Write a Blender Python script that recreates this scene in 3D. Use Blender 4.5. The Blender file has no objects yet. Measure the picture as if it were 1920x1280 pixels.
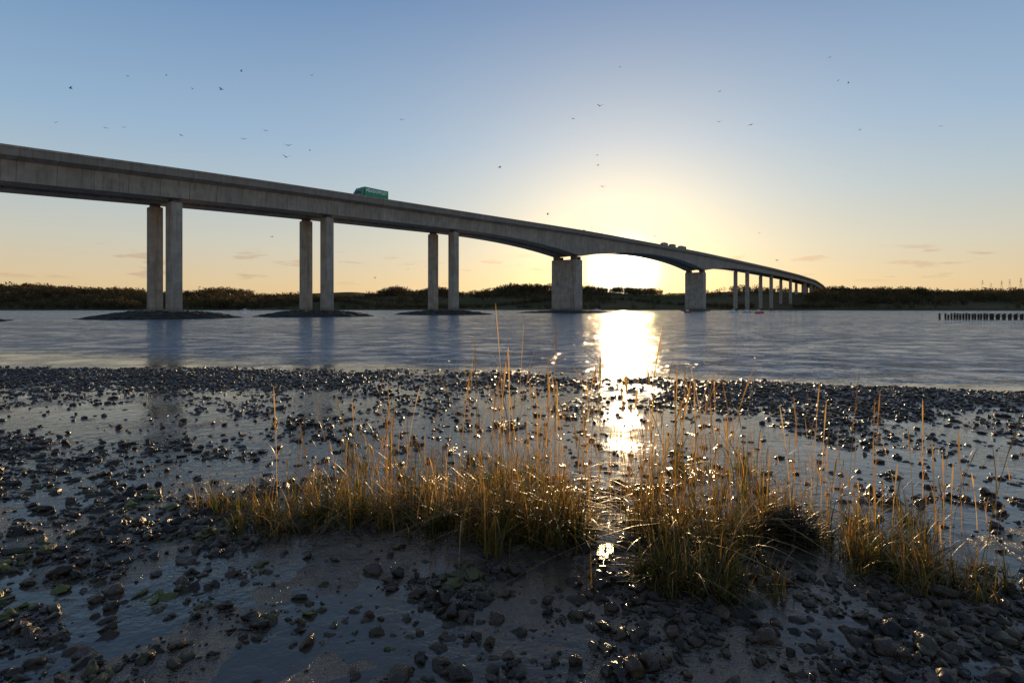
import bpy, math, numpy as np
from mathutils import Vector
R=np.random.RandomState(7)
S=bpy.context.scene
F=1066.7; EYE=3.0; HZ=577.0

# ---------------------------------------------------------------- helpers
def link(o,parent=None):
    S.collection.objects.link(o)
    if parent: o.parent=parent
    return o
def empty(name,loc=(0,0,0),rot=0):
    e=bpy.data.objects.new(name,None); e.location=loc; e.rotation_euler=(0,0,rot); e.empty_display_size=.5
    return link(e)
def mesh_np(name,V,faces_flat,nper,mat,smooth=False,parent=None,uv=None):
    V=np.asarray(V,dtype=np.float32); Fa=np.asarray(faces_flat,dtype=np.int32)
    me=bpy.data.meshes.new(name); me.vertices.add(len(V)); me.vertices.foreach_set('co',V.ravel())
    m=len(Fa); me.loops.add(m*nper); me.loops.foreach_set('vertex_index',Fa.ravel())
    me.polygons.add(m); me.polygons.foreach_set('loop_start',np.arange(m,dtype=np.int32)*nper)
    me.polygons.foreach_set('loop_total',np.full(m,nper,dtype=np.int32))
    if uv is not None:
        l=me.uv_layers.new(name='UVMap'); l.data.foreach_set('uv',np.asarray(uv,dtype=np.float32)[Fa.ravel()].ravel())
    me.update(calc_edges=True)
    me.polygons.foreach_set('use_smooth',np.full(m,smooth))
    me.materials.append(mat)
    o=bpy.data.objects.new(name,me); return link(o,parent)
def attr(o,name,vals):
    a=o.data.attributes.new(name,'FLOAT','POINT'); a.data.foreach_set('value',np.asarray(vals,dtype=np.float32))
def poly(name,V,Fs,mat,parent=None,bevel=0,smooth=False,loc=None):
    me=bpy.data.meshes.new(name); me.from_pydata([tuple(v) for v in V],[],[tuple(f) for f in Fs]); me.update()
    me.materials.append(mat); o=bpy.data.objects.new(name,me); link(o,parent)
    if loc: o.location=loc
    if smooth: me.polygons.foreach_set('use_smooth',[True]*len(me.polygons))
    if bevel:
        b=o.modifiers.new('b','BEVEL'); b.width=bevel; b.segments=2; b.limit_method='ANGLE'
    return o
BF=[(0,3,2,1),(4,5,6,7),(0,1,5,4),(1,2,6,5),(2,3,7,6),(3,0,4,7)]
def boxV(c,s):
    x,y,z=c; a,b,h=s[0]/2,s[1]/2,s[2]/2
    return [(x-a,y-b,z-h),(x+a,y-b,z-h),(x+a,y+b,z-h),(x-a,y+b,z-h),(x-a,y-b,z+h),(x+a,y-b,z+h),(x+a,y+b,z+h),(x-a,y+b,z+h)]
def boxes(name,lst,mat,parent=None,bevel=0):
    V=[];Fs=[]
    for c,s in lst:
        n=len(V); V+=boxV(c,s); Fs+=[tuple(i+n for i in f) for f in BF]
    return poly(name,V,Fs,mat,parent,bevel)
def sst(a,b,x): 
    t=np.clip((x-a)/(b-a),0,1); return t*t*(3-2*t)
LAT=R.rand(256,256)
def vnoise(x,y):
    x=np.asarray(x,float);y=np.asarray(y,float)
    xi=np.floor(x).astype(int); yi=np.floor(y).astype(int); fx=x-xi; fy=y-yi
    fx=fx*fx*(3-2*fx); fy=fy*fy*(3-2*fy)
    a=LAT[xi%256,yi%256];b=LAT[(xi+1)%256,yi%256];c=LAT[xi%256,(yi+1)%256];d=LAT[(xi+1)%256,(yi+1)%256]
    return (a*(1-fx)+b*fx)*(1-fy)+(c*(1-fx)+d*fx)*fy
def fbm(x,y,o=4):
    s=0;w=0;a=1.
    for k in range(o):
        s=s+a*vnoise(x*2**k+17.3*k,y*2**k+9.1*k); w+=a; a*=.5
    return s/w

# ---------------------------------------------------------------- materials
class NT:
    def __init__(s,name):
        s.m=bpy.data.materials.new(name); s.m.use_nodes=True; s.t=s.m.node_tree; s.b=s.t.nodes['Principled BSDF']; s.o=s.t.nodes['Material Output']
    def n(s,t,**k):
        x=s.t.nodes.new(t)
        for a,v in k.items(): setattr(x,a,v)
        return x
    def l(s,a,b): s.t.links.new(a,b)
    def pos(s): return s.n('ShaderNodeNewGeometry').outputs['Position']
    def map(s,vec,scale):
        m=s.n('ShaderNodeMapping'); m.inputs['Scale'].default_value=scale; s.l(vec,m.inputs['Vector']); return m.outputs[0]
    def noise(s,vec,scale,detail=4,rough=.55):
        x=s.n('ShaderNodeTexNoise'); x.inputs['Scale'].default_value=scale; x.inputs['Detail'].default_value=detail; x.inputs['Roughness'].default_value=rough
        s.l(vec,x.inputs['Vector']); return x.outputs['Fac']
    def mr(s,v,a,b,c,d,smooth=False):
        x=s.n('ShaderNodeMapRange'); 
        if smooth: x.interpolation_type='SMOOTHSTEP'
        for i,q in zip((1,2,3,4),(a,b,c,d)): x.inputs[i].default_value=q
        s.l(v,x.inputs[0]); return x.outputs[0]
    def math(s,op,a,b=None):
        x=s.n('ShaderNodeMath',operation=op)
        for i,q in enumerate((a,b)):
            if q is None: continue
            if isinstance(q,(int,float)): x.inputs[i].default_value=q
            else: s.l(q,x.inputs[i])
        return x.outputs[0]
    def mix(s,f,a,b):
        x=s.n('ShaderNodeMix',data_type='RGBA')
        for i,q in ((0,f),(6,a),(7,b)):
            if isinstance(q,(int,float)): x.inputs[i].default_value=q
            elif isinstance(q,tuple): x.inputs[i].default_value=(*q,1)
            else: s.l(q,x.inputs[i])
        return x.outputs[2]
    def bump(s,h,dist,strength=1,normal=None):
        x=s.n('ShaderNodeBump'); x.inputs['Distance'].default_value=dist; s.l(h,x.inputs['Height'])
        if isinstance(strength,(int,float)): x.inputs['Strength'].default_value=strength
        else: s.l(strength,x.inputs['Strength'])
        if normal is not None: s.l(normal,x.inputs['Normal'])
        return x.outputs[0]
    def set(s,**k):
        for a,v in k.items():
            i=s.b.inputs[a.replace('_',' ')]
            if isinstance(v,(int,float)): i.default_value=v
            elif isinstance(v,tuple): i.default_value=(*v,1)
            else: s.l(v,i)
        return s.m
def simple(name,col,rough=.6,var=.25,scale=3,metal=0):
    t=NT(name); f=t.noise(t.pos(),scale)
    c=t.mix(f,tuple(x*(1-var) for x in col),tuple(min(1,x*(1+var)) for x in col))
    return t.set(Base_Color=c,Roughness=rough,Metallic=metal)

def concrete(name,base,uvseam=False):
    t=NT(name); p=t.pos()
    a=t.noise(p,.35,5); b=t.noise(t.map(p,(1,1,.07)),1.1,5,.65); c=t.noise(p,6,3)
    col=t.mix(t.mr(a,.3,.7,0,1),tuple(x*.68 for x in base),tuple(x*1.25 for x in base))
    col=t.mix(t.mr(b,.5,.68,0,.75),col,tuple(x*.34 for x in base))
    col=t.mix(t.mr(c,.35,.75,0,.25),col,tuple(x*1.5 for x in base))
    if uvseam:
        uv=t.n('ShaderNodeUVMap').outputs[0]; sx=t.n('ShaderNodeSeparateXYZ'); t.l(uv,sx.inputs[0])
        fr=t.math('FRACT',t.math('DIVIDE',sx.outputs[0],7.5)); se=t.math('LESS_THAN',fr,.018)
        col=t.mix(t.math('MULTIPLY',se,.75),col,tuple(x*.22 for x in base))
        cell=t.n('ShaderNodeTexWhiteNoise',noise_dimensions='1D'); t.l(t.math('FLOOR',t.math('DIVIDE',sx.outputs[0],7.5)),cell.inputs['W'])
        col=t.mix(t.math('MULTIPLY',cell.outputs[0],.4),col,tuple(x*.5 for x in base))
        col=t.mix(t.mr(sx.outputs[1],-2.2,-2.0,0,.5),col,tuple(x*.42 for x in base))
    else:
        sx=t.n('ShaderNodeSeparateXYZ'); t.l(p,sx.inputs[0])
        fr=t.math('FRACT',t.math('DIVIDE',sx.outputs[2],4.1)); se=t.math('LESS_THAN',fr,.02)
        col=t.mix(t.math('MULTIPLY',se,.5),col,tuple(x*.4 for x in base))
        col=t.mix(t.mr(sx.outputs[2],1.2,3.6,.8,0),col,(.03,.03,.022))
    return t.set(Base_Color=col,Roughness=.85,Normal=t.bump(c,.03,.5))
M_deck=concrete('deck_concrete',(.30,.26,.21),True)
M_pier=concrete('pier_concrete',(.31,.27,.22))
M_bear=simple('bearing',(.10,.09,.08))
M_steel=simple('galvanised',(.3,.3,.3),.4,metal=.6)

def water():
    t=NT('river_water'); p=t.pos(); sx=t.n('ShaderNodeSeparateXYZ'); t.l(p,sx.inputs[0]); Y=sx.outputs[1]; X=sx.outputs[0]
    yy=t.math('ADD',Y,t.math('MULTIPLY',X,.30))
    wob=t.noise(p,.12,2); yy=t.math('ADD',yy,t.mr(wob,.2,.8,-4,4))
    far=t.mr(yy,24,33,0,1,True)
    patch=t.mr(t.noise(t.map(p,(.22,1,1)),.05,3),.40,.58,.6,1.1,True)
    rip=t.mr(t.noise(t.map(p,(.75,1,1)),.42,5,.68),.40,.62,.25,1.6,True)
    st=t.math('MULTIPLY',t.math('MULTIPLY',far,patch),rip)
    n1=t.noise(t.map(p,(.5,1,1)),2.0,3,.6); n2=t.noise(t.map(p,(.5,1,1)),.6,2,.5)
    # wind-ruffled film on the pools: stronger in gusty patches
    gust=t.mr(t.noise(p,.35,2),.42,.6,.35,1,True)
    b0=t.bump(t.noise(p,3.2,4,.62),.034,gust)
    b1=t.bump(n2,1.0,st,b0); b2=t.bump(n1,.42,st,b1)
    col=t.mix(far,(.06,.045,.032),t.mix(t.mr(rip,.1,1.5,0,1),(.19,.265,.345),(.085,.14,.20)))  # sky's blue reflection put into the silty body colour, paler where ripples are calm
    return t.set(Base_Color=col,Roughness=t.mr(far,0,1,.09,.08),IOR=t.mr(far,0,1,1.42,1.5),Normal=b2)
M_water=water()

def ground_mat():
    t=NT('mud_and_fields'); p=t.pos(); sx=t.n('ShaderNodeSeparateXYZ'); t.l(p,sx.inputs[0])
    a=t.noise(p,.8,4); b=t.noise(p,7,4,.65); c=t.noise(p,28,3,.6); g=t.noise(p,2.2,3)
    mud=t.mix(t.mr(a,.35,.65,0,1),(.055,.034,.021),(.155,.095,.056))
    mud=t.mix(t.mr(b,.50,.68,0,.6),mud,(.022,.014,.009))
    mud=t.mix(t.mr(g,.62,.72,0,.4),mud,(.045,.055,.012))
    f=t.noise(p,.006,3); f2=t.noise(p,.05,4)
    fld=t.mix(t.mr(f,.42,.56,0,1),(.05,.05,.014),(.10,.068,.03))
    fld=t.mix(t.mr(f2,.4,.7,0,.6),fld,(.035,.03,.013))
    isfar=t.mr(sx.outputs[1],120,200,0,1)
    col=t.mix(isfar,mud,fld)
    ro=t.mr(a,.4,.62,.14,.32); ro2=t.math('ADD',ro,t.mr(b,.4,.7,-.03,.1))
    ro3=t.math('MAXIMUM',ro2,isfar)
    nb=t.bump(g,.14,.8); nb=t.bump(b,.075,.9,nb); nb=t.bump(c,.018,.9,nb)
    return t.set(Base_Color=col,Roughness=ro3,Normal=nb,Specular_IOR_Level=t.mr(isfar,0,1,1.0,.05))
M_ground=ground_mat()
def stone_mat():
    t=NT('wet_pebbles'); p=t.pos(); at=t.n('ShaderNodeAttribute',attribute_name='rnd')
    r=at.outputs['Fac']; n=t.noise(p,14,3)
    col=t.mix(r,(.015,.009,.0055),(.058,.034,.019))
    col=t.mix(t.mr(n,.5,.75,0,.6),col,(.08,.045,.024))
    geo=t.n('ShaderNodeNewGeometry'); sz=t.n('ShaderNodeSeparateXYZ'); t.l(geo.outputs['Normal'],sz.inputs[0])
    sp=t.n('ShaderNodeSeparateXYZ'); t.l(p,sp.inputs[0])
    m=t.mr(t.noise(p,1.1,3),.56,.62,0,.8); m=t.math('MULTIPLY',m,t.mr(sz.outputs[2],.3,.8,0,1))
    m=t.math('MULTIPLY',m,t.mr(sp.outputs[0],-1.5,.5,1,.12)); m=t.math('MULTIPLY',m,t.mr(sp.outputs[1],8,13,1,0))
    col=t.mix(m,col,(.10,.11,.012))
    nb=t.bump(n,.03,.9); nb=t.bump(t.noise(p,55,2),.01,.8,nb)
    return t.set(Base_Color=col,Roughness=t.math('ADD',t.mr(n,.3,.7,.14,.40),t.math('MULTIPLY',m,.3)),Normal=nb,Specular_IOR_Level=.32)
M_stone=stone_mat()
M_rock=simple('rock_armour',(.026,.020,.012),.95,.6,1.5)
def grass_mat():
    t=NT('dry_marsh_grass'); r=t.n('ShaderNodeAttribute',attribute_name='rnd').outputs['Fac']
    cr=t.n('ShaderNodeValToRGB'); e=cr.color_ramp; e.elements[0].color=(.022,.026,.006,1); e.elements[1].color=(.55,.36,.15,1)
    x=e.elements.new(.28); x.color=(.12,.12,.016,1)
    x=e.elements.new(.5); x.color=(.19,.10,.022,1)
    x=e.elements.new(.72); x.color=(.42,.23,.055,1); t.l(r,cr.inputs[0])
    t.set(Base_Color=cr.outputs[0],Roughness=.35)
    tr=t.n('ShaderNodeBsdfTranslucent'); t.l(cr.outputs[0],tr.inputs[0])
    ms=t.n('ShaderNodeMixShader'); ms.inputs[0].default_value=.6; t.l(t.b.outputs[0],ms.inputs[1]); t.l(tr.outputs[0],ms.inputs[2]); t.l(ms.outputs[0],t.o.inputs[0])
    return t.m
M_grass=grass_mat()
def tree_mat():
    t=NT('winter_foliage'); r=t.n('ShaderNodeAttribute',attribute_name='rnd').outputs['Fac']
    c=t.mix(r,(.035,.032,.013),(.14,.09,.042)); t.set(Base_Color=c,Roughness=.9,Specular_IOR_Level=.1)
    tr=t.n('ShaderNodeBsdfTranslucent'); t.l(c,tr.inputs[0]); ms=t.n('ShaderNodeMixShader'); ms.inputs[0].default_value=.4
    t.l(t.b.outputs[0],ms.inputs[1]); t.l(tr.outputs[0],ms.inputs[2]); t.l(ms.outputs[0],t.o.inputs[0]); return t.m
M_tree=tree_mat()

# ---------------------------------------------------------------- bridge path
NE=np.array([(-300,-124,30),(-210,-4.2,34),(-150,75.8,36.8),(-112.8,125.4,38.9),(-91,154.5,41),(-59.1,197,43),(-22,246.5,44.8),(43.8,334,48.2),(160,489,51.4),(225,576,52),(323,704,52.2),(422,835,51.5),(515,964,50),(613,1118,47),(757,1367,44),(950,1710,40)],float)
seg=np.r_[0,np.cumsum(np.hypot(*np.diff(NE[:,:2],axis=0).T))]
sp=np.arange(0,seg[-1],2.5); P=np.stack([np.interp(sp,seg,NE[:,k]) for k in range(3)],1)
def gs(a,sg=9):
    k=np.exp(-.5*(np.arange(-27,28)/sg)**2); k/=k.sum()
    pre=a[0]-(a[1]-a[0])*np.arange(27,0,-1); post=a[-1]+(a[-1]-a[-2])*np.arange(1,28)
    return np.convolve(np.r_[pre,a,post],k,'valid')
P=np.stack([gs(P[:,k]) for k in range(3)],1)
T=np.gradient(P[:,:2],axis=0); T/=np.linalg.norm(T,axis=1)[:,None]
N=np.stack([T[:,1],-T[:,0]],1)
C=P.copy(); C[:,:2]-=12*N
ds=np.r_[0,np.cumsum(np.hypot(*np.diff(C[:,:2],axis=0).T))]
def at(s): 
    c=np.array([np.interp(s,ds,C[:,k]) for k in range(3)]); n=np.array([np.interp(s,ds,N[:,k]) for k in range(2)]); n/=np.linalg.norm(n)
    return c,n
rat=C[:,0]/C[:,1]; ok=(C[:,1]>60)&(C[:,1]<1250)
def s_of(px): return float(np.interp((px-960)/F,rat[ok],ds[ok]))
ps={i+1:s_of(px) for i,px in enumerate([308,593,831,1063,1304,1390,1436,1473,1501])}
sl=[ps[i] for i in range(1,10)]
left=[ps[1]-56*k for k in range(1,5)]
right=[]; s=sl[-1]
while s+64<ds[-1]-60: s+=64; right.append(s)
s3,s4,s5,s6=ps[3],ps[4],ps[5],ps[6]
def depth(s):
    if s<s3: return 7.6
    if s<s4: return 7.6+7.0*((s-s3)/(s4-s3))**2.1
    if s<s5: return 7.6+7.2*abs(2*(s-(s4+s5)/2)/(s5-s4))**2
    if s<s6: return 7.6+7.0*((s6-s)/(s6-s5))**2.2
    return 7.6
bridge=empty('concrete_road_bridge')
prof=lambda D:[(12,0),(12,-2.1),(9.75,-2.9),(9.3,-D),(2.4,-D),(1.9,-2.9),(-1.9,-2.9),(-2.4,-D),(-9.3,-D),(-9.75,-2.9),(-12,-2.1),(-12,0),(-11.6,0),(-11.6,-1.2),(11.6,-1.2),(11.6,0)]
V=[];UV=[];K=16
for i in range(len(C)):
    for o,z in prof(depth(ds[i])):
        V.append((C[i,0]+N[i,0]*o,C[i,1]+N[i,1]*o,C[i,2]+z)); UV.append((ds[i],z))
Fq=[]
for i in range(len(C)-1):
    for k in range(K):
        k2=(k+1)%K; Fq.append((i*K+k,i*K+k2,(i+1)*K+k2,(i+1)*K+k))
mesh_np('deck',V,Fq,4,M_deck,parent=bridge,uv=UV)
V=[];Fq=[]
for i in range(len(C)):
    for o,z in [(12.12,-.32),(12.12,.0),(12.12,.14),(11.5,.14)]: V.append((C[i,0]+N[i,0]*o,C[i,1]+N[i,1]*o,C[i,2]+z))
for i in range(len(C)-1):
    for k in range(3): Fq.append((i*4+k,i*4+k+1,(i+1)*4+k+1,(i+1)*4+k))
mesh_np('parapet_coping',V,Fq,4,M_pier,parent=bridge)
V=[];Fq=[]
for i in range(len(C)):
    for o in (11.5,-11.5): V.append((C[i,0]+N[i,0]*o,C[i,1]+N[i,1]*o,C[i,2]-1.19))
for i in range(len(C)-1): Fq.append((i*2,i*2+1,i*2+3,i*2+2))
mesh_np('carriageway',V,Fq,4,simple('asphalt',(.05,.05,.05),.8),parent=bridge)

def obox(c,n,o,z0,z1,a,b,name,mat,bev=.12,taper=1.0,da=0):
    d=np.array([-n[1],n[0]]); V=[]
    cc=c[:2]+n*o+d*da
    for z,k in ((z0,taper),(z1,1)):
        for sa,sb in ((-1,-1),(1,-1),(1,1),(-1,1)):
            q=cc+d*sa*a/2*k+n*sb*b/2*k; V.append((q[0],q[1],z))
    return poly(name,V,BF,mat,bridge,bev)
for idx,s in enumerate(left+sl+right):
    c,n=at(s); D=depth(s); zb=c[2]-D
    if s in (s4,s5):
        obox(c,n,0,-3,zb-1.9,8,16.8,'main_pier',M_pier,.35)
        for o in (-6,6): 
            for da in (-1.9,1.9): obox(c,n,o,zb-1.88,zb+.02,1.8,3.8,'bearing',M_bear,.05,da=da)
        obox(c,n,0,-3,1.3,13,23,'pile_cap',M_pier,.3)
        continue
    if zb<6: continue
    for o in (-6.3,6.3):
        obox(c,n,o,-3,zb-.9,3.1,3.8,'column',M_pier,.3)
        obox(c,n,o,zb-.88,zb+.02,2.0,2.6,'bearing',M_bear,.04)

# ---------------------------------------------------------------- ground sheet
def shoreline(x): return np.interp(x,[-60,-27,0,7,18,60],[31,29,27,24,20.5,14])+1.6*(fbm(x*.25+3,x*0+5.5,3)-.5)
def farshore(x): return np.interp(x,[-1500,-600,-200,100,300,520,700,1600],[640,700,760,760,720,600,520,470])+40*(fbm(x*.01,x*0+2.2,3)-.5)
def zg(x,y):
    x=np.asarray(x,float);y=np.asarray(y,float)
    d=shoreline(x)-y
    base=np.interp(d,[-30,-8,-2,0,3,9,15,19],[-1.3,-.35,-.06,-.012,.006,-.026,-.022,.010])
    n=(fbm(x*.55+40,y*.55+40,3)-.5)*.13+(fbm(x*2.3,y*2.3,3)-.5)*.07*sst(-3,3,d)
    z=base+n
    bar=np.exp(-((d-2.2)/1.8)**2)*sst(5,9,x)*.09+np.exp(-((d-2.8)/2.0)**2)*sst(-4,-10,x)*.07
    z=z+bar
    fs=farshore(x); q=y-fs
    hill=sst(0,25,q)*1.8+sst(20,420,q)*(31+26*(fbm(x*.003+7,y*.0015+3,3)-.5)*2)+sst(500,2200,q)*14
    z=np.where(y>200,np.maximum(-1.3,-1.3+sst(-60,5,q)*1.5+hill),z)
    return z
def ax(lo,hi,u0,u1,st,g):
    a=list(np.arange(u0,u1,st)); s=st; x=u1
    while x<hi: a.append(x); s*=g; x+=s
    s=st;x=u0-st; b=[]
    while x>lo: b.append(x); s*=g; x-=s
    return np.array(b[::-1]+a)
gx=ax(-3500,3500,-9,9,.06,1.03); gy=ax(-120,5200,3.5,13,.06,1.022)
XX,YY=np.meshgrid(gx,gy); ZZ=zg(XX,YY)
def grid(name,XX,YY,ZZ,mat,smooth=True):
    ny,nx=XX.shape; V=np.stack([XX.ravel(),YY.ravel(),ZZ.ravel()],1)
    i=np.arange(ny-1)[:,None]*nx+np.arange(nx-1)[None,:]; i=i.ravel()
    return mesh_np(name,V,np.stack([i,i+1,i+nx+1,i+nx],1),4,mat,smooth)
grid('ground',XX,YY,ZZ,M_ground)
wx=np.array([-3500,-400,-60,0,60,400,3500.]); wy=np.array([-120,0,60,400,1500.])
A,B=np.meshgrid(wx,wy); grid('river_water',A,B,A*0,M_water)

# ---------------------------------------------------------------- stones
import bmesh
def ico(sub):
    bm=bmesh.new(); bmesh.ops.create_icosphere(bm,subdivisions=sub,radius=1); bm.verts.ensure_lookup_table()
    v=np.array([x.co[:] for x in bm.verts]); f=np.array([[q.index for q in a.verts] for a in bm.faces]); bm.free(); return v,f
def scatter(name,px,py,pz,size,sub,mat,flat=(.4,.85),sink=.25,smooth=True):
    v,f=ico(sub); n=len(px); nv=len(v)
    vars_=[]
    for k in range(16):
        w=v.copy()
        for j in range(9):
            dr=R.randn(3); dr/=np.linalg.norm(dr); c=R.uniform(.4,.85)
            w-=dr[None]*np.maximum(0,(w@dr)-c)[:,None]*.9
        for j in range(5):
            dr=R.randn(3)*R.uniform(2,5); w*=(1+.07*np.sin(v@dr+R.uniform(0,6)))[:,None]
        w+=R.randn(*w.shape)*(.03 if sub<3 else .014); vars_.append(w*1.22)
    vars_=np.array(vars_); W=vars_[R.randint(0,16,n)]
    sc=np.stack([size*R.uniform(.8,1.5,n),size*R.uniform(.65,1.05,n),size*R.uniform(*flat,n)],1)
    W=W*sc[:,None,:]
    tx=R.uniform(-.5,.5,n); c,s=np.cos(tx)[:,None],np.sin(tx)[:,None]
    Yn=W[:,:,1]*c-W[:,:,2]*s; Zn=W[:,:,1]*s+W[:,:,2]*c
    a=R.uniform(0,6.28,n); c,s=np.cos(a)[:,None],np.sin(a)[:,None]
    X2=W[:,:,0]*c-Yn*s; Y2=W[:,:,0]*s+Yn*c
    V=np.stack([X2+px[:,None],Y2+py[:,None],Zn+(pz+sc[:,2]*(.6-sink))[:,None]],2).reshape(-1,3)
    Fa=(f[None]+(np.arange(n)*nv)[:,None,None]).reshape(-1,3)
    o=mesh_np(name,V,Fa,3,mat,smooth); attr(o,'rnd',np.repeat(R.rand(n)**1.6,nv)); return o

def pix2g(px,py): Y=EYE*F/(py-HZ); return (px-960)/F*Y,Y
def blobs(x,y,L):
    px=960+F*x/y; py=HZ+EYE*F/y; s=0
    for cx,cy,rx,ry,w in L: 
        s=s+w*np.exp(-((px-cx)/rx)**2-((py-cy)/ry)**2)
    return s
LAY=[(190,800,120,24,-1.1),(760,780,260,35,-.15),(700,1050,240,36,-.8),(230,1180,150,50,-.5),(1650,900,330,50,-.15),(1300,800,160,30,-.3),
     (100,880,280,60,.6),(250,715,420,24,.9),(1650,755,380,28,1.1),(900,720,300,18,.4),(150,1000,220,70,.5),(650,1200,500,70,.2),(1160,800,120,120,-.3),(350,870,80,24,-.5),(1250,1210,450,60,.1),(1750,1200,250,60,.2)]
def dens(x,y):
    d=shoreline(x)-y
    q=.32+1.9*(fbm(x*.5+11,y*.5+5,4)-.5)+1.7*(fbm(x*1.7+1,y*1.7+50,3)-.5)+blobs(x,y,LAY)
    return np.clip(q,0.06,1)*sst(-.8,1.6,d)
def sample(n,y0,y1):
    y=np.sqrt(R.uniform(y0**2,y1**2,n)); x=R.uniform(-1.05,1.05,n)*y+R.uniform(-1,1,n)
    k=R.rand(n)<dens(x,np.maximum(y,4.4)); return x[k],y[k]
def zs(x,y): return np.maximum(zg(x,y),-.03)
x,y=sample(13000,3.0,9.5); sz=.016+.066*R.rand(len(x))**3.2+.020*R.rand(len(x))
scatter('pebbles',x,y,zs(x,y),sz,3 if len(x)<5000 else 2,M_stone,sink=.3)
x,y=sample(84000,9.5,31); sz=.022+.064*R.rand(len(x))**2.4
scatter('pebbles',x,y,zs(x,y),sz,1,M_stone,sink=.15,smooth=False)
x,y=sample(46000,3.0,13); sz=.006+.017*R.rand(len(x))
scatter('gravel',x,y,zg(x,y),sz,1,M_stone,sink=.2)

# ---------------------------------------------------------------- pier islands
for i,(s,rx,ry,h) in enumerate([(left[0],22,24,2.0),(sl[0],20.5,24,2.0),(sl[1],21,26,2.0),(sl[2],23,26,1.8),(sl[3],35,24,1.3)]):
    c,n=at(s); u=np.linspace(0,2*np.pi,140,endpoint=False); r=np.linspace(0,1,26)
    Uu,Rr=np.meshgrid(u,r); rad=Rr*(1+.12*(fbm(np.cos(Uu)*3+i*9+20,np.sin(Uu)*3+20,3)-.5)*2)
    X=c[0]+rad*np.cos(Uu)*rx; Yy=c[1]+rad*np.sin(Uu)*ry
    Z=h*(1-Rr**2.2)*1.25-.35; Z=np.minimum(Z,h)+ (fbm(X*.9,Yy*.9,4)-.5)*1.3
    nu=len(u); V=np.stack([X.ravel(),Yy.ravel(),Z.ravel()],1)
    ii=(np.arange(len(r)-1)[:,None]*nu+np.arange(nu)[None]).ravel(); jj=(np.arange(len(r)-1)[:,None]*nu+(np.arange(nu)+1)[None]%nu).ravel()
    mesh_np('rock_island',V,np.stack([ii,jj,jj+nu,ii+nu],1),4,M_rock,False)

# ---------------------------------------------------------------- marsh grass
def strips(bx,by,h,w,lean,ang,rnd,seg=6,droop=.35,profile=None,z0=None):
    n=len(bx); t=np.linspace(0,1,seg+1)[None]
    z=zg(bx,by)-.02 if z0 is None else z0
    L=lean[:,None]; hx=h[:,None]
    off=L*hx*t**1.8; zz=hx*(t-droop*np.clip(L,0,1.5)*t**2.6*.55)
    cx=bx[:,None]+np.cos(ang)[:,None]*off; cy=by[:,None]+np.sin(ang)[:,None]*off; cz=z[:,None]+zz
    pw=profile(t) if profile else (1-t)**.7*.96+.04
    wa=ang+np.pi/2+R.uniform(-.9,.9,n); hw=w[:,None]*.5*pw
    ax_,ay_=np.cos(wa)[:,None]*hw,np.sin(wa)[:,None]*hw
    V=np.stack([np.stack([cx-ax_,cy-ay_,cz],2),np.stack([cx+ax_,cy+ay_,cz],2)],2).reshape(-1,3)
    b=np.arange(n)[:,None]*(2*(seg+1))+np.arange(seg)[None]*2; b=b.ravel()
    return V,np.stack([b,b+1,b+3,b+2],1),np.repeat(rnd,2*(seg+1))
PT=[(430,955,.55,.35,220,.6),(520,985,.65,.4,420,.8),(620,960,.6,.5,380,.95),(720,965,.6,.5,440,1.15),(820,975,.6,.5,500,1.35),(920,985,.6,.45,500,1.35),(1010,1000,.55,.45,560,1.4),(1075,1010,.32,.4,320,1.25),
    (1225,1010,.42,.45,360,1.25),(1270,1090,.34,.3,480,.85),(1340,1100,.35,.3,420,.75),(1330,1010,.6,.5,400,1.2),(1440,1000,.5,.4,300,1.05),(1500,985,.4,.3,140,.9),(1610,1020,.45,.35,240,.85),(1700,1070,.45,.35,460,.8),(1800,1100,.4,.3,300,.65),(1650,990,.6,.4,140,.8),(640,900,1.0,.8,110,.7),(900,900,1.4,.9,180,1.0),(1300,900,1.4,1.0,200,1.1)]
VV=[];FF=[];RR=[];off=0
def add(r):
    global off
    v,f,q=r; VV.append(v);FF.append(f+off);RR.append(q);off+=len(v)
def grass_gap(bx,by):   # gap in the grass along the view line, opened for the sun streak
    c=.178*by+.0; return np.abs(bx-c)/.20
for px,py,rx,ry,n,hh in PT:
    cx,cy=pix2g(px,py); n=int(n*1.7)
    nt=max(4,n//20); tx=cx+R.randn(nt)*rx*.72; ty=cy+R.randn(nt)*ry*.62; k=(nt*R.rand(n)**1.4).astype(int)
    bx=tx[k]+R.randn(n)*.065; by=ty[k]+R.randn(n)*.05
    h=hh*(.18+.82*R.rand(n)**1.7)*R.uniform(.5,1.25,nt)[k]; lean=np.abs(R.randn(n))*.6+.05; wilt=R.rand(n)<.26; lean[wilt]+=.9
    tc_=R.normal(0,.14,nt)[k]
    g_=(grass_gap(bx,by)>1)|(R.rand(n)<.06)
    h=h*np.clip(grass_gap(bx,by)*.45,.5,1)
    bx,by,h,lean,tc_=bx[g_],by[g_],h[g_],lean[g_],tc_[g_]; n=len(bx)
    add(strips(bx,by,h,R.uniform(.008,.022,n),lean,R.uniform(0,6.28,n),np.clip(R.beta(1.5,1.9,n)*.85+.25*(h/1.2)-.12+tc_,0,1),7,droop=.85))
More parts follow.
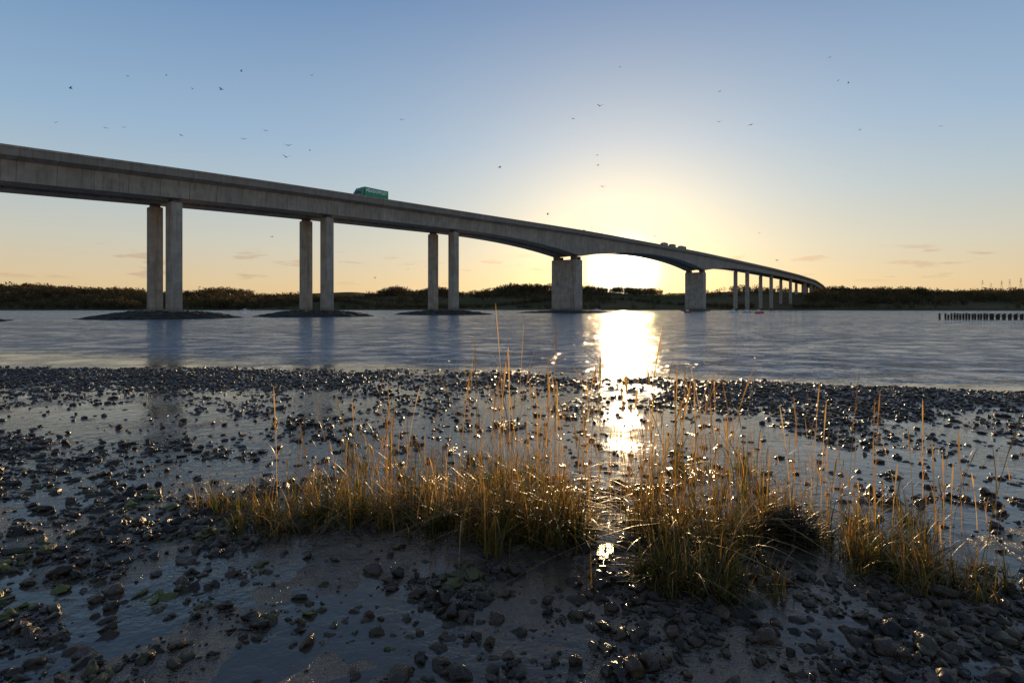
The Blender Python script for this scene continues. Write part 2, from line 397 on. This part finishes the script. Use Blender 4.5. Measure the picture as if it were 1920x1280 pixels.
def stem(bx,by,h):
    n=len(bx); ang=R.uniform(0,6.28,n); lean=np.abs(R.randn(n))*.12+.02; rn=R.uniform(.4,1,n)
    add(strips(bx,by,h,np.full(n,.011),lean,ang,rn,8,profile=lambda t:np.where(t>.76,1.9*np.sin(np.clip((1-t)/.24,0,1)*np.pi*.8+.25),.75+0*t)))
    for q in range(4):
        f=R.uniform(.1,.65,n); z0=zg(bx,by)+h*f
        add(strips(bx+np.cos(ang)*lean*h*f**1.8,by+np.sin(ang)*lean*h*f**1.8,h*R.uniform(.12,.3,n),R.uniform(.008,.016,n),R.uniform(.3,1.1,n),R.uniform(0,6.28,n),rn*.9,5,z0=z0))
pxs=np.r_[R.normal(880,160,80),R.normal(1230,150,90),R.uniform(1000,1500,45),R.uniform(1450,1870,50),R.uniform(520,720,20)]
pys=np.interp(pxs,[500,1100,1200,1500,1870],[975,990,1000,1000,1060])+R.uniform(-95,25,len(pxs))
bx,by=pix2g(pxs,pys); hh_=R.uniform(.6,2.3,len(bx))*np.interp(pxs,[500,700,900,1300,1500,1900],[.65,.85,1.05,1,.85,.75])
k=(grass_gap(bx,by)>.9)|(R.rand(len(bx))<.25); stem(bx[k],by[k],hh_[k])
TL=[(968,990,600),(1040,1000,590),(1200,1010,600),(895,985,615),(1845,1120,760),(1265,1000,660),(1350,990,665),(1125,1000,645),(957,985,650),(930,985,640),(860,980,660),(692,960,665),(520,960,720),(1300,1000,680),(1400,990,690),(1590,1000,680),(1180,1000,680),(948,960,560)]
b=np.array([pix2g(a,c) for a,c,_ in TL]); hh=np.array([(c-d)/F*pix2g(a,c)[1] for a,c,d in TL]); stem(b[:,0],b[:,1],hh)
V=np.concatenate(VV);Fa=np.concatenate(FF); g=mesh_np('marsh_grass',V,Fa,4,M_grass,True); attr(g,'rnd',np.concatenate(RR)); print('grass quads',len(Fa))
cx,cy=pix2g(1478,1010); n=900
VV=[];FF=[];RR=[];off=0
add(strips(cx+R.randn(n)*.12,cy+R.randn(n)*.12,R.uniform(.15,.5,n),R.uniform(.02,.045,n),R.uniform(.1,1.2,n),R.uniform(0,6.28,n),R.rand(n)))
o=mesh_np('seaweed_clump',np.concatenate(VV),np.concatenate(FF),4,simple('seaweed',(.03,.018,.008),.5),True)

# ---------------------------------------------------------------- distant trees
def forest(name,tx,ty,ht):
    n=len(tx); q=64; tz=zg(tx,ty)
    d=R.randn(n,q,3); d/=np.linalg.norm(d,axis=2)[:,:,None]; d*=(R.rand(n,q,1)**.4)
    cr=ht*R.uniform(.38,.6,n)
    ctr=np.stack([tx[:,None]+d[:,:,0]*cr[:,None],ty[:,None]+d[:,:,1]*cr[:,None],tz[:,None]+ht[:,None]*.52+d[:,:,2]*ht[:,None]*.5],2)
    sz=R.uniform(.45,1.2,(n,q,1))*(ht[:,None,None]/11)
    a=R.randn(n,q,3); a/=np.linalg.norm(a,axis=2)[:,:,None]; b=np.cross(a,R.randn(n,q,3)); b/=np.linalg.norm(b,axis=2)[:,:,None]
    V=np.stack([ctr-a*sz-b*sz*.6,ctr+a*sz*.9-b*sz*.5,ctr+b*sz*1.1],2).reshape(-1,3)
    tr=R.rand(n)
    rn=np.repeat(np.clip(tr[:,None]*.6+R.rand(n,q)*.4,0,1).ravel(),3)
    w=.25*ht/11
    tv=np.stack([np.stack([tx-w,ty,tz-1],1),np.stack([tx+w,ty-w,tz-1],1),np.stack([tx,ty+w,tz+ht*.8],1)],1).reshape(-1,3)
    V=np.concatenate([V,tv]); Fa=np.arange(len(V)).reshape(-1,3); rn=np.r_[rn,np.full(len(tv),.3)]
    o=mesh_np(name,V,Fa,3,M_tree); attr(o,'rnd',rn)
tx=[];ty=[];th=[]
def addt(x,y,h): tx.append(x);ty.append(y);th.append(h)
n=4600; x=R.uniform(-1300,1700,n); y=farshore(x)+R.normal(400,45,n)+60*(fbm(x*.004,x*0,2)-.5); k=(fbm(x*.010+9,x*0+1,3)>.31); addt(x[k],y[k],(R.uniform(5,13,n)+22*(fbm(x*.02,x*0+4,2)-.5))[k].clip(4))
n=1600; x=R.uniform(-1300,1700,n); y=farshore(x)+R.uniform(12,60,n); k=fbm(x*.02+1,y*0+3,3)>.44; addt(x[k],y[k],R.uniform(3,8,k.sum()))
n=2400; x=R.uniform(-1100,-330,n); y=farshore(x)+R.uniform(15,330,n); addt(x,y,(R.uniform(8,15,n)+18*(fbm(x*.015,x*0+8,2)-.5)).clip(5))
n=2600; x=R.uniform(420,1400,n); y=farshore(x)+R.uniform(120,420,n); k=fbm(x*.01+4,y*.01,3)>.40; addt(x[k],y[k],R.uniform(6,14,k.sum()))
n=900; x=R.uniform(-350,500,n); y=farshore(x)+150+100*np.sin(x*.013)+R.normal(0,6,n); addt(x,y,R.uniform(3,7,n))
n=1300; x=R.uniform(-330,520,n); y=farshore(x)+R.uniform(150,380,n); k=fbm(x*.012+14,y*.012,3)>.5; addt(x[k],y[k],R.uniform(5,11,k.sum()))
tx,ty,th=map(np.concatenate,(tx,ty,th)); 
dd=np.array([np.min(np.hypot(C[:,0]-a,C[:,1]-b_)) for a,b_ in zip(tx,ty)]); k=dd>22
forest('distant_woodland',tx[k],ty[k],th[k]); print('trees',k.sum())

# ---------------------------------------------------------------- vehicles on the deck
M_green=simple('container_green',(.02,.30,.12),.45,.1); M_white=simple('white_paint',(.8,.8,.79),.4,.04)
M_black=simple('rubber',(.02,.02,.02),.7); M_glass=simple('dark_glass',(.02,.025,.03),.08,.05); M_cab=simple('cab_paint',(.05,.2,.18),.35,.1)
def cyl(name,c,r,w,mat,parent,n=20):
    V=[];Fs=[]
    for sx in (-w/2,w/2):
        for k in range(n): a=2*math.pi*k/n; V.append((c[0]+r*math.cos(a),c[1]+sx,c[2]+r*math.sin(a)))
    Fs=[tuple(range(n))[::-1],tuple(range(n,2*n))]+[(k,(k+1)%n,n+(k+1)%n,n+k) for k in range(n)]
    return poly(name,V,Fs,mat,parent)
def lorry(s,o,name,box_mat,cab_mat,L=9.9,text=None):
    c,n=at(s); d=np.array([-n[1],n[0]]); p=c[:2]+n*o
    e=empty(name,(p[0],p[1],c[2]-1.185),math.atan2(-d[1],-d[0]))
    ln=L
    boxes('container',[((-ln/2-.2,0,2.95),(ln,2.5,2.9))]+[((-.5-k*.42,sd*1.262,2.95),(.16,.045,2.6)) for k in range(int((ln-.4)/.42)) for sd in (-1,1)],box_mat,e)
    boxes('chassis',[((-ln/2+.9,0,1.2),(ln+2.2,1.0,.3)),((-ln/2-.2,0,1.42),(ln,2.45,.14)),((-ln-.15,0,.8),(.12,2.3,.2))],M_black,e)
    x0=.25
    V=[];prf=[(x0,.55),(x0+2.25,.55),(x0+2.3,1.6),(x0+2.05,2.9),(x0+1.75,3.2),(x0+1.4,3.75),(x0+.2,3.9),(x0,3.3)]
    for sd in (-1.2,1.2): V+=[(a,sd,z) for a,z in prf]
    m=len(prf); poly('cab',V,[tuple(range(m)),tuple(range(m,2*m))[::-1]]+[(k,m+k,m+(k+1)%m,(k+1)%m) for k in range(m)],cab_mat,e,.06)
    poly('windscreen',[(x0+2.315,-1.05,1.75),(x0+2.315,1.05,1.75),(x0+2.1,1.05,2.8),(x0+2.1,-1.05,2.8)],[(0,1,2,3)],M_glass,e)
    for sd in (-1.21,1.21): poly('side_window',[(x0+.9,sd,1.85),(x0+2.0,sd,1.85),(x0+1.85,sd,2.65),(x0+.9,sd,2.65)],[(0,1,2,3)],M_glass,e)
    boxes('mirrors',[((x0+2.2,sd*1.4,2.2),(.15,.22,.6)) for sd in (-1,1)],M_black,e)
    for wx_ in (x0+1.5,-.6,-ln+.9,-ln+2.1,-ln+3.3):
        for sd in (-1.05,1.05): cyl('wheel',(wx_,sd,.5),.5,.32,M_black,e)
    if text:
        cu=bpy.data.curves.new('lettering','FONT'); cu.body=text; cu.size=1.5; cu.align_x='CENTER'; cu.align_y='CENTER'; cu.extrude=.01; cu.offset=.04
        cu.materials.append(M_white); 
        for sd in (-1,1):
            t=bpy.data.objects.new('lettering',cu); link(t,e); t.location=(-ln/2-.1,sd*1.31,3.4)
            t.rotation_euler=(math.radians(90),0,0 if sd<0 else math.pi)
    return e
def s_near(px,o):
    Q=C[:,:2]+N*o; r=Q[:,0]/Q[:,1]; return float(np.interp((px-960)/F,r[ok],ds[ok]))
e=lorry(s_near(679,9.4),9.4,'container_lorry',M_green,M_cab,10.4,'MEADOWLEY'); e.scale=(1.06,1,1.12)
M_tan=simple('trailer_tan',(.30,.17,.09),.5); M_grey=simple('trailer_grey',(.2,.19,.18),.5)
for px,m1,m2,LL in ((1243,M_grey,M_grey,7),(1258,M_tan,M_grey,7),(1275,M_tan,M_cab,11)):
    e=lorry(s_near(px,8.6),8.6,'box_lorry',m1,m2,LL); e.scale=(1,1,.9)

# ---------------------------------------------------------------- birds
bp=[(584,142),(312,141),(452,134),(132,166),(232,239),(198,240),(340,254),(498,245),(457,261),(540,273),(537,295),(581,282),(754,225),(1163,126),(1349,172),(1349,229),(1408,234),(1555,108),(1571,152),(1591,156),(1612,244),(1764,237),(1121,310),(1120,291),(1130,350),(1125,199),(1075,223),(1027,402),(1110,428),(1124,430),(1228,443),(1424,437),(1457,488),(1540,480),(937,314),(510,444),(703,521),(239,143),(104,230),(361,167),(415,168),(765,505),(1095,432)]
V=[];Fs=[]
for px,py in bp:
    Y=R.uniform(70,130) if R.rand()<.4 else R.uniform(110,170); c=np.array([(px-960)/F*Y,Y,EYE+(HZ-py)/F*Y]); sc=R.uniform(.8,1.1); a=R.uniform(0,6.28); up=R.uniform(-.1,.5)
    ca,sa=math.cos(a),math.sin(a)
    loc=[(.3,0,.02),(.1,.07,0),(-.25,.04,0),(-.42,.0,.0),(-.25,-.04,0),(.1,-.07,0),(0,0,.08),(0,0,-.08)]
    w=[(.14,.06,.02),(-.08,.06,.02),(-.06,.34,.34*up+.06),(.12,.34,.34*up+.06),(-.14,.72,.5*up)]
    n=len(V)
    pts=loc+w+[(x_,-y_,z_) for x_,y_,z_ in w]
    V+=[tuple(c+sc*np.array([x_*ca-y_*sa,x_*sa+y_*ca,z_])) for x_,y_,z_ in pts]
    for t_ in (6,7):
        for k in range(6): Fs.append((n+k,n+(k+1)%6,n+t_))
    for b_ in (8,13): Fs+= [(n+b_,n+b_+1,n+b_+2,n+b_+3),(n+b_+3,n+b_+2,n+b_+4)]
poly('bird_flock',V,Fs,simple('feathers',(.08,.08,.08),.8))

# ---------------------------------------------------------------- jetty, boats, pylons
M_wood=simple('old_timber',(.04,.03,.022),.85)
e=empty('timber_jetty',(118,146,0),0)
L=[];
for k in range(34):
    xx=-6+k*1.55; L.append(((xx,R.uniform(-.1,.1),.4),(.32,.32,2.2+R.uniform(-.5,.5)))); L.append(((xx,3,.4),(.32,.32,2.3)))
boxes('piles',L,M_wood,e); boxes('deck_planks',[((22,1.5,1.3),(46,3.6,.16))],M_wood,e); boxes('walers',[((21,-.24,.8),(52,.12,.22))],M_wood,e)
def boat(px,Y,L=7,col=(.7,.7,.7),name='moored_boat'):
    e=empty(name,((px-960)/F*Y,Y,0),R.uniform(-.3,.3))
    m=simple('hull_paint',col,.4,.05); V=[];st=[(-.5,.8),(-.3,1),(0,1.05),(.25,.8),(.42,.35),(.5,.02)]
    for u,w in st:
        b=L*.17*w; V+=[(u*L,-b,.9+.25*max(0,u)),(u*L,-b*.6,-.2),(u*L,b*.6,-.2),(u*L,b,.9+.25*max(0,u))]
    Fs=[]
    for k in range(5):
        for j in range(4): Fs.append((k*4+j,k*4+(j+1)%4,k*4+4+(j+1)%4,k*4+4+j))
    Fs+=[(0,1,2,3)]
    poly('hull',V,Fs,m,e); boxes('cabin',[((-.4,0,1.5),(L*.3,L*.2,1.2))],M_white,e,.1); boxes('cabin_window',[((-.4,0,1.65),(L*.305,L*.205,.4))],M_glass,e)
boat(460,560,9); boat(1402,330,6,(.6,.5,.45)); boat(1424,300,5,(.6,.08,.04)); boat(1377,340,6); boat(1120,600,8); boat(1290,350,5,(.3,.1,.05))
def pylon(x,y,h):
    e=empty('electricity_pylon',(x,y,float(zg(x,y))),.5); V=[];Fs=[]
    def bar(a,b,w=.28):
        a=Vector(a);b=Vector(b);d=(b-a).normalized();u=d.orthogonal().normalized()*w;v=d.cross(u.normalized())*w;n=len(V)
        for q in (a,b):
            for sgn in ((-1,-1),(1,-1),(1,1),(-1,1)): V.append(tuple(q+u*sgn[0]/2+v*sgn[1]/2))
        Fs.extend([tuple(i+n for i in f) for f in BF])
    lv=[(0,3.2),(.35,1.9),(.62,1.0),(.8,.8),(1,.1)]
    for k in range(4):
        z0,r0=lv[k];z1,r1=lv[k+1]; z0*=h;z1*=h; q0=[(r0,r0,z0),(-r0,r0,z0),(-r0,-r0,z0),(r0,-r0,z0)];q1=[(r1,r1,z1),(-r1,r1,z1),(-r1,-r1,z1),(r1,-r1,z1)]
        for j in range(4): bar(q0[j],q1[j]); bar(q0[j],q1[(j+1)%4],.18)
    for z,w in ((.62,5),(.75,6.5),(.88,4.5)): bar((-w,0,z*h),(w,0,z*h)); bar((w,0,z*h),(0,0,z*h+2)); bar((-w,0,z*h),(0,0,z*h+2))
    poly('lattice',V,Fs,M_steel,e)
for px,Y,h in ((1842,1500,30),(1858,1600,30),(1878,1350,28),(1893,1450,30),(1914,1200,28)): pylon((px-960)/F*Y,Y,h)

# ---------------------------------------------------------------- sun, sky
AZ=math.atan(208/F); EL=math.radians(3.5)
sd=Vector((math.sin(AZ)*math.cos(EL),math.cos(AZ)*math.cos(EL),math.sin(EL)))
li=bpy.data.lights.new('sun','SUN'); li.energy=5; li.angle=math.radians(.55); li.color=(1,.68,.34)
so=link(bpy.data.objects.new('sun',li)); so.rotation_euler=sd.to_track_quat('Z','Y').to_euler(); so.location=(30,60,60)
w=bpy.data.worlds.new('World'); S.world=w; w.use_nodes=True; nt=w.node_tree; bg=nt.nodes['Background']
nn=nt.nodes.new; lk=nt.links.new
sky=nn('ShaderNodeTexSky'); sky.sky_type='NISHITA'; sky.sun_disc=False; sky.sun_elevation=EL; sky.sun_rotation=AZ
sky.air_density=1.0; sky.dust_density=.6; sky.ozone_density=3.0
tc=nn('ShaderNodeTexCoord'); nrm=nn('ShaderNodeVectorMath'); nrm.operation='NORMALIZE'; lk(tc.outputs['Generated'],nrm.inputs[0])
sep=nn('ShaderNodeSeparateXYZ'); lk(nrm.outputs[0],sep.inputs[0])
cr=nn('ShaderNodeValToRGB'); lk(sep.outputs[2],cr.inputs[0]); e=cr.color_ramp
stops=[(0,(.70,.47,.22)),(.04,(.68,.52,.31)),(.10,(.56,.54,.45)),(.18,(.41,.50,.55)),(.27,(.28,.42,.58)),(.47,(.115,.24,.45)),(.85,(.13,.21,.36))]
e.elements[0].position=0; e.elements[0].color=(*stops[0][1],1); e.elements[1].position=.85; e.elements[1].color=(*stops[-1][1],1)
for p_,c_ in stops[1:-1]: q=e.elements.new(p_); q.color=(*c_,1)
def M(op,a,b=None,c=None):
    x=nn('ShaderNodeMath'); x.operation=op
    for i,q in enumerate((a,b,c)):
        if q is None: continue
        if isinstance(q,(int,float)): x.inputs[i].default_value=q
        else: lk(q,x.inputs[i])
    return x.outputs[0]
az=M('ARCTAN2',sep.outputs[0],sep.outputs[1]); cv=nn('ShaderNodeCombineXYZ'); lk(M('MULTIPLY',az,15),cv.inputs[0]); lk(M('MULTIPLY',sep.outputs[2],85),cv.inputs[1])
cn=nn('ShaderNodeTexNoise'); cn.inputs['Scale'].default_value=1; cn.inputs['Detail'].default_value=6; lk(cv.outputs[0],cn.inputs['Vector'])
def mrange(v,a,b,c=0,d=1): 
    x=nn('ShaderNodeMapRange'); x.interpolation_type='SMOOTHSTEP'
    for i,q in zip((1,2,3,4),(a,b,c,d)): x.inputs[i].default_value=q
    lk(v,x.inputs[0]); return x.outputs[0]
cm=M('MULTIPLY',mrange(cn.outputs['Fac'],.57,.66),M('MULTIPLY',mrange(sep.outputs[2],.035,.05),mrange(sep.outputs[2],.10,.08)))
mx=nn('ShaderNodeMix'); mx.data_type='RGBA'; lk(M('MULTIPLY',cm,.6),mx.inputs[0]); lk(cr.outputs[0],mx.inputs[6]); mx.inputs[7].default_value=(.50,.34,.23,1)
dp=nn('ShaderNodeVectorMath'); dp.operation='DOT_PRODUCT'; lk(nrm.outputs[0],dp.inputs[0]); dp.inputs[1].default_value=sd
ang=M('ARCCOSINE',M('MINIMUM',dp.outputs['Value'],.999999))
def lobe(amp,wd,pw=1): return M('MULTIPLY',M('EXPONENT',M('MULTIPLY',M('POWER',M('DIVIDE',ang,wd),pw),-1.0)),amp)
def vscale(col,f):
    x=nn('ShaderNodeVectorMath'); x.operation='SCALE'
    if isinstance(col,tuple): x.inputs[0].default_value=col
    else: lk(col,x.inputs[0])
    if isinstance(f,(int,float)): x.inputs['Scale'].default_value=f
    else: lk(f,x.inputs['Scale'])
    return x.outputs[0]
def vadd(a,b): x=nn('ShaderNodeVectorMath'); x.operation='ADD'; lk(a,x.inputs[0]); lk(b,x.inputs[1]); return x.outputs[0]
tot=vadd(vscale(mx.outputs[2],1/.12),vscale(sky.outputs[0],.10))
tot=vadd(tot,vscale((1,.88,.62),M('MULTIPLY',lobe(24,.030,2),1/.12)))
tot=vadd(tot,vscale((1,.62,.16),M('MULTIPLY',lobe(1.45,.12,1),1/.12)))
tot=vadd(tot,vscale((1,.76,.42),M('MULTIPLY',lobe(.27,.34,1),1/.12)))
lk(tot,bg.inputs[0]); bg.inputs[1].default_value=.12

cam=bpy.data.cameras.new('camera'); cam.lens=20; cam.sensor_width=36; cam.shift_y=-(640-HZ)/1920; cam.clip_end=12000; cam.clip_start=.05
co=link(bpy.data.objects.new('camera',cam)); co.location=(0,0,EYE); co.rotation_euler=(math.radians(90),0,0); S.camera=co
S.view_settings.view_transform='Standard'; S.view_settings.look='None'; S.view_settings.exposure=0
